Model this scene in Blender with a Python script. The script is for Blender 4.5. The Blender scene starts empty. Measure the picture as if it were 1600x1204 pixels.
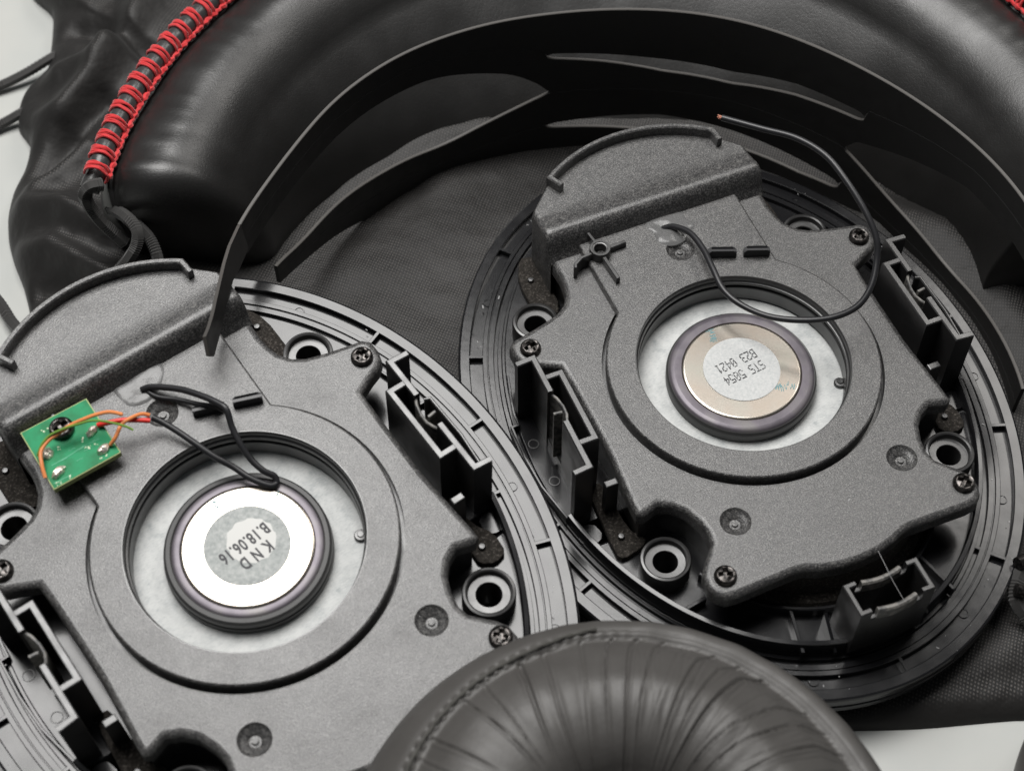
import bpy, bmesh, math, random
from mathutils import Vector, Matrix, noise
from mathutils.geometry import tessellate_polygon
random.seed(7)
# All lengths below are written in centimetres; to_metres() at the end turns the scene into metres.
CM = 0.01
scene = bpy.context.scene
COL = scene.collection
# ------------------------------------------------------------------ camera
CAM_M = Matrix(((0.99992, 0.01239, 0, -4.37065), (-0.01016, 0.82054, -0.5715, -17.82983),
                (-0.00708, 0.57145, 0.8206, 27.16128), (0, 0, 0, 1)))
FPX = 2522.53
cd = bpy.data.cameras.new("camera"); cam = bpy.data.objects.new("camera", cd); COL.objects.link(cam)
cam.matrix_basis = CAM_M
cd.sensor_width = 36; cd.lens = FPX / 1600 * 36
cd.clip_start = 0.01; cd.clip_end = 20
cd.dof.use_dof = True; cd.dof.focus_distance = 31.0 * CM; cd.dof.aperture_fstop = 24
scene.camera = cam
# ------------------------------------------------------------------ world and lamps (indoor table-top light)
world = bpy.data.worlds.new("World"); scene.world = world; world.use_nodes = True
bg = world.node_tree.nodes["Background"]; bg.inputs[0].default_value = (0.90, 0.95, 1.0, 1); bg.inputs[1].default_value = 0.065
def area(name, loc, target, size, power, color):
    l = bpy.data.lights.new(name, 'AREA'); l.shape = 'RECTANGLE'; l.size = size[0] * CM; l.size_y = size[1] * CM
    l.energy = power; l.color = color
    o = bpy.data.objects.new(name, l); COL.objects.link(o); o.location = loc
    o.rotation_euler = (Vector(target) - Vector(loc)).to_track_quat('-Z', 'Y').to_euler(); return o
area("window_light", (-14, 15, 56), (-4, 0, 2), (38, 32), 4.3, (1.0, 0.985, 0.965))
area("ceiling_light", (30, 36, 56), (-2, 2, 2), (24, 20), 1.1, (1.0, 0.97, 0.93))
scene.view_settings.view_transform = 'Standard'; scene.view_settings.look = 'None'
scene.view_settings.exposure = 0.0; scene.view_settings.gamma = 1.0
# ------------------------------------------------------------------ frames of the two cups
MA = Matrix(((0.9279, -0.3729, 0, 0), (0.3729, 0.9279, 0, 0), (0, 0, 1, 2.2), (0, 0, 0, 1)))
MB = Matrix(((0.8134, -0.5812, 0.023, -8.8919), (0.5812, 0.8105, -0.0733, -4.3945), (0.024, 0.0729, 0.997, 3.4223), (0, 0, 0, 1)))
def at(px, py, z, F=None):
    """point of the plane z (cm) of frame F that the photograph shows at px,py"""
    F = F or Matrix.Identity(4)
    o = F.inverted() @ CAM_M.translation
    d = (F.inverted().to_3x3() @ CAM_M.to_3x3()) @ Vector(((px - 800) / FPX, -(py - 602) / FPX, -1))
    return o + d * ((z - o.z) / d.z)
# ------------------------------------------------------------------ materials
def mat(name, base, rough=0.5, metal=0.0, spec=0.5, **k):
    m = bpy.data.materials.new(name); m.use_nodes = True
    N = m.node_tree.nodes; L = m.node_tree.links; b = N["Principled BSDF"]
    b.inputs["Base Color"].default_value = (*base, 1); b.inputs["Roughness"].default_value = rough
    b.inputs["Metallic"].default_value = metal; b.inputs["Specular IOR Level"].default_value = spec
    for kk, v in k.items(): b.inputs[kk.replace('_', ' ')].default_value = v
    tc = N.new("ShaderNodeTexCoord"); mp = N.new("ShaderNodeMapping"); mp.inputs["Scale"].default_value = (100, 100, 100)
    L.new(tc.outputs["Object"], mp.inputs["Vector"])
    m["_v"] = 1
    return m, N, L, b, mp.outputs["Vector"]
def noise_n(N, L, v, scale, detail=2, rough=0.5):
    n = N.new("ShaderNodeTexNoise"); n.inputs["Scale"].default_value = scale; n.inputs["Detail"].default_value = detail
    n.inputs["Roughness"].default_value = rough; L.new(v, n.inputs["Vector"]); return n.outputs["Fac"]
def ramp(N, L, f, stops):
    r = N.new("ShaderNodeValToRGB"); e = r.color_ramp.elements
    while len(e) < len(stops): e.new(0.5)
    for i, (p, c) in enumerate(stops):
        e[i].position = p; e[i].color = (*c, 1) if isinstance(c, tuple) else (c, c, c, 1)
    L.new(f, r.inputs["Fac"]); return r.outputs["Color"]
def bump(N, L, b, h, strength, dist_cm, prev=None):
    n = N.new("ShaderNodeBump"); n.inputs["Strength"].default_value = strength; n.inputs["Distance"].default_value = dist_cm * CM
    L.new(h, n.inputs["Height"])
    if prev: L.new(prev, n.inputs["Normal"])
    L.new(n.outputs["Normal"], b.inputs["Normal"]); return n.outputs["Normal"]
def math_n(N, L, op, a, c=None, v=None):
    n = N.new("ShaderNodeMath"); n.operation = op; L.new(a, n.inputs[0])
    if c is not None: L.new(c, n.inputs[1])
    elif v is not None: n.inputs[1].default_value = v
    return n.outputs[0]
M = {}
def build_materials():
    m, N, L, b, v = mat("textured_plastic", (0.05, 0.05, 0.052), 0.42, 0, .82); M['plate'] = m
    f = noise_n(N, L, v, 38, 2, .65); g = noise_n(N, L, v, 0.9, 4, .6); f2 = noise_n(N, L, v, 9, 3, .6)
    mixf = math_n(N, L, 'ADD', math_n(N, L, 'MULTIPLY', f, None, .80), math_n(N, L, 'MULTIPLY', f2, None, .20))
    L.new(ramp(N, L, mixf, [(.36, (.012, .012, .013)), (.50, (.044, .043, .043)), (.64, (.17, .166, .16))]), b.inputs["Base Color"])
    L.new(ramp(N, L, g, [(.3, .33), (.55, .37), (.72, .43)]), b.inputs["Roughness"])
    bump(N, L, b, f, .75, .009)
    m, N, L, b, v = mat("glossy_black_plastic", (0.010, 0.010, 0.011), 0.3, 0, .55); M['gloss'] = m
    f = noise_n(N, L, v, 1.6, 2); L.new(ramp(N, L, f, [(.3, .15), (.7, .21)]), b.inputs["Roughness"])
    g = noise_n(N, L, v, 2.5, 2); n1 = bump(N, L, b, g, .10, .02)
    m, N, L, b, v = mat("satin_black_plastic", (0.020, 0.0195, 0.0195), 0.36, 0, 1.0); M['satin'] = m
    f = noise_n(N, L, v, 40, 3); bump(N, L, b, f, .25, .004)
    L.new(ramp(N, L, noise_n(N, L, v, 3, 4), [(.3, .28), (.7, .40)]), b.inputs["Roughness"])
    m, N, L, b, v = mat("dark_cavity_plastic", (0.012, 0.012, 0.013), 0.35); M['dark'] = m
    m, N, L, b, v = mat("stressed_plastic", (0.25, 0.245, 0.23), 0.4); M['stress'] = m
    L.new(ramp(N, L, noise_n(N, L, v, 9, 4), [(.35, (.05, .05, .05)), (.62, (.20, .19, .175))]), b.inputs["Base Color"])
    m, N, L, b, v = mat("felt_paper", (.62, .63, .62), .85); M['felt'] = m
    mpf = N.new('ShaderNodeMapping'); mpf.inputs['Scale'].default_value = (5, 22, 1); L.new(v, mpf.inputs['Vector'])
    f = math_n(N, L, 'ADD', math_n(N, L, 'MULTIPLY', noise_n(N, L, mpf.outputs[0], 2.2, 5, .75), None, .5), math_n(N, L, 'MULTIPLY', noise_n(N, L, v, 3.2, 5, .7), None, .5)); g = noise_n(N, L, v, 60, 2)
    L.new(ramp(N, L, f, [(.34, (.34, .365, .37)), (.46, (.50, .515, .51)), (.56, (.60, .61, .60)), (.7, (.64, .65, .64))]), b.inputs["Base Color"])
    bump(N, L, b, g, .3, .006)
    m, N, L, b, v = mat("anodised_rim_metal", (.24, .21, .25), .40, .35, .4); M['rim'] = m
    L.new(ramp(N, L, noise_n(N, L, v, 2.2, 3), [(.3, (.10, .09, .105)), (.5, (.145, .13, .148)), (.7, (.17, .16, .162))]), b.inputs["Base Color"])
    bump(N, L, b, noise_n(N, L, v, 25, 3), .12, .006)
    m, N, L, b, v = mat("rubber_grey_metal", (.05, .05, .05), .42, .2); M['case'] = m
    bump(N, L, b, noise_n(N, L, v, 18, 3), .15, .006)
    m, N, L, b, v = mat("zinc_plate_metal", (.5, .45, .40), .27, 1.0); M['zinc'] = m
    L.new(ramp(N, L, noise_n(N, L, v, 1.6, 3), [(.3, (.46, .40, .34)), (.5, (.46, .42, .37)), (.7, (.45, .44, .385))]), b.inputs["Base Color"])
    bump(N, L, b, noise_n(N, L, v, 12, 3), .06, .003)
    m, N, L, b, v = mat("sticker_paper", (.60, .61, .60), .8); M['sticker'] = m
    L.new(ramp(N, L, noise_n(N, L, v, 20, 5, .75), [(.3, (.44, .46, .46)), (.5, (.55, .56, .555)), (.7, (.64, .64, .63))]), b.inputs["Base Color"])
    bump(N, L, b, noise_n(N, L, v, 70, 2), .3, .005)
    m, N, L, b, v = mat("sticker_paper_grey", (.42, .44, .43), .8); M['sticker2'] = m
    L.new(ramp(N, L, noise_n(N, L, v, 12, 5, .7), [(.25, (.25, .27, .27)), (.5, (.40, .42, .41)), (.7, (.52, .53, .52))]), b.inputs["Base Color"])
    bump(N, L, b, noise_n(N, L, v, 70, 2), .3, .005)
    M['sticker3'] = mat("sticker_paper_worn", (.66, .66, .64), .75)[0]
    M['ink'] = mat("black_ink", (.035, .035, .04), .6)[0]
    M['teal'] = mat("teal_marker", (.13, .27, .29), .5)[0]
    m, N, L, b, v = mat("screw_metal", (.07, .066, .062), .3, .85); M['screw'] = m
    L.new(ramp(N, L, noise_n(N, L, v, 14, 3), [(.4, (.025, .024, .023)), (.62, (.11, .10, .095))]), b.inputs["Base Color"])
    m, N, L, b, v = mat("foam", (.05, .042, .036), .95, 0, .3); M['foam'] = m
    f = noise_n(N, L, v, 22, 4, .7); L.new(ramp(N, L, f, [(.35, (.014, .012, .010)), (.55, (.032, .028, .024)), (.74, (.15, .135, .12))]), b.inputs["Base Color"])
    bump(N, L, b, f, .9, .03)
    M['cable'] = mat("cable_rubber", (.018, .018, .02), .38)[0]
    M['orange'] = mat("orange_wire_enamel", (.80, .27, .09), .35)[0]
    M['red'] = mat("red_wire_enamel", (.70, .035, .025), .35)[0]
    M['greenw'] = mat("green_wire_enamel", (.16, .30, .05), .35)[0]
    M['copper'] = mat("bare_copper", (.75, .35, .25), .35, .7)[0]
    m, N, L, b, v = mat("solder", (.88, .80, .70), .42, .9); M['solder'] = m
    bump(N, L, b, noise_n(N, L, v, 16, 3), .9, .03)
    m, N, L, b, v = mat("green_solder_mask", (.0, .21, .075), .5, 0, .25); M['pcb'] = m
    L.new(ramp(N, L, noise_n(N, L, v, 3.5, 3), [(.35, (.0, .17, .055)), (.6, (.0, .26, .10))]), b.inputs["Base Color"])
    bump(N, L, b, noise_n(N, L, v, 9, 3), .15, .01)
    M['pcbtrace'] = mat("green_trace", (.02, .34, .16), .4)[0]
    M['pcbedge'] = mat("board_edge_fibreglass", (.38, .44, .18), .6)[0]
    M['flux'] = mat("flux_residue", (.62, .72, .50), .3)[0]
    m, N, L, b, v = mat("clear_glue", (.30, .30, .30), .22, 0, .5, Transmission_Weight=.6, IOR=1.4); M['glue'] = m
    bump(N, L, b, noise_n(N, L, v, 3.5, 2), .5, .03)
    # leathers
    for nm, key, base, rg, cs in (("headband_leather", 'leather', (.012, .0115, .011), (.36, .44), 9), ("ear_pad_leather", 'padleather', (.058, .0545, .051), (.50, .62), 9)):
        m, N, L, b, v = mat(nm, base, .38, 0, .75); M[key] = m
        vo = N.new("ShaderNodeTexVoronoi"); vo.feature = 'DISTANCE_TO_EDGE'; vo.inputs["Scale"].default_value = cs
        nz = N.new("ShaderNodeTexNoise"); nz.inputs["Scale"].default_value = 5; nz.inputs["Detail"].default_value = 3; L.new(v, nz.inputs["Vector"])
        mx = N.new("ShaderNodeMixRGB"); mx.blend_type = 'ADD'; mx.inputs[0].default_value = .18
        L.new(v, mx.inputs[1]); L.new(nz.outputs["Color"], mx.inputs[2]); L.new(mx.outputs[0], vo.inputs["Vector"])
        h = ramp(N, L, vo.outputs["Distance"], [(0, 0.0), (.12, 1.0)])
        n1 = bump(N, L, b, h, .12, .008)
        f = noise_n(N, L, v, 45, 2); n2 = bump(N, L, b, f, .35, .006, n1)
        g = noise_n(N, L, v, 1.4, 4); bump(N, L, b, g, .12 if key == 'leather' else .4, .05, n2)
        L.new(ramp(N, L, g, [(.3, rg[0]), (.7, rg[1])]), b.inputs["Roughness"])
    m, N, L, b, v = mat("pouch_fabric", (.018, .017, .017), .6, 0, .45, Sheen_Weight=.05, Sheen_Roughness=.4); M['fabric'] = m
    mp = N.new("ShaderNodeMapping"); mp.inputs["Rotation"].default_value = (0, 0, math.radians(24)); mp.inputs['Rotation'].default_value = (.35, .3, .42); L.new(v, mp.inputs["Vector"])
    nz = N.new("ShaderNodeTexNoise"); nz.inputs["Scale"].default_value = 2.5; L.new(mp.outputs[0], nz.inputs["Vector"])
    mx = N.new("ShaderNodeMixRGB"); mx.blend_type = 'ADD'; mx.inputs[0].default_value = .05; L.new(mp.outputs[0], mx.inputs[1]); L.new(nz.outputs["Color"], mx.inputs[2])
    ws = []
    for d, sc in (('X', 5.6), ('Y', 4.6)):
        w = N.new("ShaderNodeTexWave"); w.wave_type = 'BANDS'; w.bands_direction = d; w.inputs["Scale"].default_value = sc
        L.new(mx.outputs[0], w.inputs["Vector"]); ws.append(w.outputs["Fac"])
    fn = noise_n(N, L, mp.outputs[0], 28, 2, .6)
    hh = math_n(N, L, 'MULTIPLY', math_n(N, L, 'MULTIPLY', ws[0], ws[1]), math_n(N, L, 'MULTIPLY', fn, None, 1.9))
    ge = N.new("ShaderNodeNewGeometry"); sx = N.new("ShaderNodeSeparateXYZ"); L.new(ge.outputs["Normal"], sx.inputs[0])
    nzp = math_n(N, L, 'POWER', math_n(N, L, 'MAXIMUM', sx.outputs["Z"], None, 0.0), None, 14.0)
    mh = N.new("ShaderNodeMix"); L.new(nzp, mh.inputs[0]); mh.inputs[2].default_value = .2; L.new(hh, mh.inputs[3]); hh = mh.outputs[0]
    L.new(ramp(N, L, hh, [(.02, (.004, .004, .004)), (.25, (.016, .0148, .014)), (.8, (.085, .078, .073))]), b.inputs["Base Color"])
    bump(N, L, b, noise_n(N, L, v, 1.6, 3), .5, .12, bump(N, L, b, hh, .5, .015))
    m, N, L, b, v = mat("braided_cord", (.022, .021, .02), .7, Sheen_Weight=.3); M['cord'] = m
    m, N, L, b, v = mat("strap_plastic", (.015, .0145, .014), .5); M['strap'] = m
    L.new(ramp(N, L, noise_n(N, L, v, 3, 4), [(.3, .40), (.7, .55)]), b.inputs["Roughness"])
    M['strapedge'] = mat('cut_strap_edge', (.085, .08, .075), .42)[0]
    m, N, L, b, v = mat("red_thread", (.62, .018, .022), .7, Sheen_Weight=.4); M['thread'] = m
    bump(N, L, b, noise_n(N, L, v, 60, 3), .6, .01)
    m, N, L, b, v = mat("piping_leather", (.045, .045, .045), .3); M['piping'] = m
    bump(N, L, b, noise_n(N, L, v, 20, 3), .3, .01)
    m, N, L, b, v = mat("white_table_laminate", (.5, .51, .49), .35); M['table'] = m
    L.new(ramp(N, L, noise_n(N, L, v, .5, 5), [(.3, (.47, .485, .47)), (.7, (.52, .525, .50))]), b.inputs["Base Color"])
    M['lintm'] = mat("lint_fibre", (.3, .3, .3), .6)[0]
build_materials()
# ------------------------------------------------------------------ mesh helpers
def link(name, bm, material, parent=None, smooth=True, ang=40):
    bmesh.ops.remove_doubles(bm, verts=bm.verts, dist=1e-5)
    bmesh.ops.recalc_face_normals(bm, faces=bm.faces)
    if smooth:
        thr = math.radians(ang)
        for f in bm.faces: f.smooth = True
        for e in bm.edges:
            if len(e.link_faces) == 2:
                a = e.calc_face_angle(0); f0, f1 = e.link_faces
                flat = (abs(f0.normal.z) > .9995) != (abs(f1.normal.z) > .9995)
                e.smooth = not (a > thr or (flat and a > .12 and ang < 100))
    me = bpy.data.meshes.new(name); bm.to_mesh(me); bm.free()
    if isinstance(material, (list, tuple)):
        for k in material: me.materials.append(M[k])
    else: me.materials.append(M[material])
    o = bpy.data.objects.new(name, me); COL.objects.link(o)
    if parent: o.parent = parent
    return o
def copy_part(o, parent, m4):
    c = o.copy(); COL.objects.link(c); c.parent = parent; c.matrix_basis = m4; return c
def tag(o, label=None, cat=None, group=None, kind=None):
    for k, v in (('label', label), ('category', cat), ('group', group), ('kind', kind)):
        if v: o[k] = v
    return o
def face(bm, vs, mi=0):
    try:
        f = bm.faces.new(vs); f.material_index = mi; return f
    except ValueError: return None
def circle(cx, cy, r, n=40, a0=0): return [(cx + r * math.cos(a0 + 2 * math.pi * i / n), cy + r * math.sin(a0 + 2 * math.pi * i / n)) for i in range(n)]
def area2(p): return sum(p[i][0] * p[(i + 1) % len(p)][1] - p[(i + 1) % len(p)][0] * p[i][1] for i in range(len(p))) / 2
def offset(poly, d):
    """inset (d>0) of a closed counter-clockwise polygon"""
    out = []; n = len(poly)
    for i in range(n):
        p0, p1, p2 = Vector(poly[i - 1]), Vector(poly[i]), Vector(poly[(i + 1) % n])
        a = (p1 - p0).normalized(); b = (p2 - p1).normalized()
        na = Vector((-a.y, a.x)); nb = Vector((-b.y, b.x)); m = (na + nb)
        if m.length < 1e-6: m = na
        m.normalize(); k = max(.45, m.dot(na)); out.append(tuple(p1 + m * (d / k)))
    return out
def smooth_poly(poly, rounds=2, keep=()):
    for _ in range(rounds):
        q = []
        n = len(poly)
        for i in range(n):
            a, b = poly[i], poly[(i + 1) % n]
            q.append((a[0] * .8 + b[0] * .2, a[1] * .8 + b[1] * .2)); q.append((a[0] * .2 + b[0] * .8, a[1] * .2 + b[1] * .8))
        poly = q
    return poly
def prism(bm, poly, z0, z1, holes=(), bev=0.0, hole_floor=None, cap_bottom=False, seg=3, mi=0):
    """polygon with holes, extruded z0..z1, rounded top edge, hole walls to z0"""
    if area2(poly) < 0: poly = poly[::-1]
    top = offset(poly, bev) if bev else poly
    hs = [(h if area2(h) > 0 else h[::-1]) for h in holes]
    loops = [[Vector((*p, 0)) for p in top]] + [[Vector((*p, 0)) for p in h[::-1]] for h in hs]
    tris = tessellate_polygon(loops)
    flat = [v for l in loops for v in l]
    vt = [bm.verts.new((v.x, v.y, z1)) for v in flat]
    for t in tris: face(bm, [vt[i] for i in t], mi)
    prev = vt[:len(top)]
    if bev:
        for s in range(1, seg + 1):
            a = s / seg * math.pi / 2
            ring = offset(poly, bev * (1 - math.sin(a))); zz = z1 - bev * (1 - math.cos(a))
            cur = [bm.verts.new((*p, zz)) for p in ring]
            for i in range(len(cur)): face(bm, (prev[i], prev[(i + 1) % len(cur)], cur[(i + 1) % len(cur)], cur[i]), mi)
            prev = cur
    bot = [bm.verts.new((v.co.x, v.co.y, z0)) for v in prev]
    for i in range(len(bot)): face(bm, (prev[i], prev[(i + 1) % len(bot)], bot[(i + 1) % len(bot)], bot[i]), mi)
    if cap_bottom: 
        for t in tessellate_polygon([[v.co.copy() for v in bot]]): face(bm, [bot[i] for i in t], mi)
    k = len(top)
    for h in hs:
        ids = list(range(k, k + len(h))); k += len(h)
        hb = [bm.verts.new((vt[i].co.x, vt[i].co.y, z0)) for i in ids]
        for i in range(len(ids)): face(bm, (vt[ids[i]], vt[ids[(i + 1) % len(ids)]], hb[(i + 1) % len(ids)], hb[i]), mi)
def lathe(bm, prof, cx=0, cy=0, n=48, a0=0, a1=2 * math.pi, mi=0):
    full = abs(a1 - a0 - 2 * math.pi) < 1e-6; m = n if full else n + 1
    rings = []
    for r, z in prof:
        if r < 1e-6: rings.append([bm.verts.new((cx, cy, z))] * m)
        else: rings.append([bm.verts.new((cx + r * math.cos(a0 + (a1 - a0) * i / n), cy + r * math.sin(a0 + (a1 - a0) * i / n), z)) for i in range(m)])
    for a, b in zip(rings, rings[1:]):
        for i in range(n):
            j = (i + 1) % m
            vs = []
            for v in (a[i], a[j], b[j], b[i]):
                if v not in vs: vs.append(v)
            if len(vs) > 2: face(bm, vs, mi)
def wall(bm, path, th, z0, z1, closed=False, bev=.02, mi=0, z1b=None):
    """upright wall of thickness th along a plan polyline, slightly rounded top"""
    P = [Vector(p) for p in path]; n = len(P); L_, R_ = [], []
    for i in range(n):
        if closed: a = (P[i] - P[i - 1]).normalized(); b = (P[(i + 1) % n] - P[i]).normalized()
        else:
            a = (P[i] - P[i - 1]).normalized() if i else (P[1] - P[0]).normalized()
            b = (P[i + 1] - P[i]).normalized() if i < n - 1 else a
        na, nb = Vector((-a.y, a.x)), Vector((-b.y, b.x)); m = (na + nb).normalized(); k = max(.5, m.dot(na))
        L_.append(P[i] + m * th / 2 / k); R_.append(P[i] - m * th / 2 / k)
    sec = []
    for i in range(n):
        c = (L_[i] + R_[i]) / 2; l, r = L_[i], R_[i]; s = 1 - 2 * bev / th
        zt = z1 if z1b is None else z1 + (z1b - z1) * i / (n - 1)
        sec.append([bm.verts.new((*l, z0)), bm.verts.new((*l, zt - bev)), bm.verts.new((*(c + (l - c) * s), zt)),
                    bm.verts.new((*(c + (r - c) * s), zt)), bm.verts.new((*r, zt - bev)), bm.verts.new((*r, z0))])
    rng = range(n) if closed else range(n - 1)
    for i in rng:
        a, b = sec[i], sec[(i + 1) % n]
        for k in range(5): face(bm, (a[k], a[k + 1], b[k + 1], b[k]), mi)
        face(bm, (a[5], a[0], b[0], b[5]), mi)
    if not closed: face(bm, sec[0][::-1], mi); face(bm, sec[-1], mi)
def catmull(pts, k=8, closed=False):
    P = [Vector(p) for p in pts]; n = len(P); out = []
    for i in range(n if closed else n - 1):
        if closed: p0, p1, p2, p3 = P[i - 1], P[i], P[(i + 1) % n], P[(i + 2) % n]
        else: p0, p1, p2, p3 = P[max(i - 1, 0)], P[i], P[i + 1], P[min(i + 2, n - 1)]
        for j in range(k):
            t = j / k
            out.append(.5 * ((2 * p1) + (p2 - p0) * t + (2 * p0 - 5 * p1 + 4 * p2 - p3) * t * t + (3 * p1 - p0 - 3 * p2 + p3) * t ** 3))
    if not closed: out.append(P[-1])
    return out
def tube(bm, pts, r, n=10, k=8, raw=False, mi=0, rf=None, cap=True):
    C = [Vector(p) for p in pts] if raw else catmull(pts, k)
    t0 = (C[1] - C[0]).normalized(); up = Vector((0, 0, 1)) if abs(t0.z) < .9 else Vector((1, 0, 0))
    nrm = (up - t0 * up.dot(t0)).normalized(); rings = []
    for i, c in enumerate(C):
        t = (C[min(i + 1, len(C) - 1)] - C[max(i - 1, 0)]).normalized()
        nrm = (nrm - t * nrm.dot(t)).normalized(); bn = t.cross(nrm)
        ring = []
        for j in range(n):
            a = 2 * math.pi * j / n; rr = r * (rf(i, j, len(C)) if rf else 1)
            ring.append(bm.verts.new(c + (nrm * math.cos(a) + bn * math.sin(a)) * rr))
        rings.append(ring)
    for a, b in zip(rings, rings[1:]):
        for j in range(n): face(bm, (a[j], a[(j + 1) % n], b[(j + 1) % n], b[j]), mi)
    if cap: face(bm, rings[0][::-1], mi); face(bm, rings[-1], mi)
def boxm(bm, cx, cy, z0, z1, sx, sy, rot=0, bev=.02, mi=0):
    c, s = math.cos(rot), math.sin(rot)
    p = [(cx + x * c - y * s, cy + x * s + y * c) for x, y in ((-sx / 2, -sy / 2), (sx / 2, -sy / 2), (sx / 2, sy / 2), (-sx / 2, sy / 2))]
    prism(bm, p, z0, z1, bev=bev, cap_bottom=True, seg=2, mi=mi)
# ellipse of the cup ring
EA, EB, ECY = 5.21, 6.6, 0.05
def ell(th, d):
    x, y = EA * math.cos(th), EB * math.sin(th); n = Vector((math.cos(th) / EA, math.sin(th) / EB)).normalized()
    return Vector((x - n.x * d, y - n.y * d + ECY))
def ell_ring(bm, prof, n=200, a0=0, a1=2 * math.pi, caps=False):
    full = abs(a1 - a0 - 2 * math.pi) < 1e-6; m = n if full else n + 1
    rings = []
    for d, z in prof:
        rings.append([bm.verts.new((*ell(a0 + (a1 - a0) * i / n, d), z)) for i in range(m)])
    for a, b in zip(rings, rings[1:]):
        for i in range(n): face(bm, (a[i], a[(i + 1) % m], b[(i + 1) % m], b[i]))
    if caps and not full:
        face(bm, [r[0] for r in rings]); face(bm, [r[-1] for r in rings][::-1])
def ell_angle(x, y): return math.atan2((y - ECY) / EB, x / EA)
# ------------------------------------------------------------------ the ear cup (both are the same moulding)
RIGHT = [(2.36, 3.76), (2.33, 3.30), (2.36, 3.05), (2.42, 2.82), (2.56, 2.62), (2.76, 2.48), (3.10, 2.37), (3.55, 2.26), (3.80, 2.21), (3.92, 2.08),
         (3.92, 1.84), (3.86, 1.64), (3.70, 1.50), (3.50, 1.42), (3.20, 1.27), (3.18, 0.80), (3.17, .1), (3.16, -.7), (3.20, -1.4), (3.24, -2.0),
         (3.24, -2.22), (3.12, -2.29), (2.80, -2.19), (2.58, -2.30), (2.40, -2.50), (2.28, -2.80), (2.24, -3.05), (2.28, -3.26), (2.42, -3.42),
         (2.60, -3.62), (2.71, -3.80), (2.72, -4.05), (2.65, -4.22), (2.52, -4.34), (2.30, -4.37), (1.9, -4.36), (1.15, -4.34), (1.0, -4.36), (.75, -4.46), (.4, -4.55)]
OUTLINE = RIGHT[::-1] + [(-x, y) for x, y in RIGHT]     # clockwise or not, prism() sorts it out
OUTLINE = [(0, -4.58)] + OUTLINE
OUTLINE = [(0, -4.58)] + [p for p in RIGHT[::-1]] + [(-x, y) for x, y in RIGHT]
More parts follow.
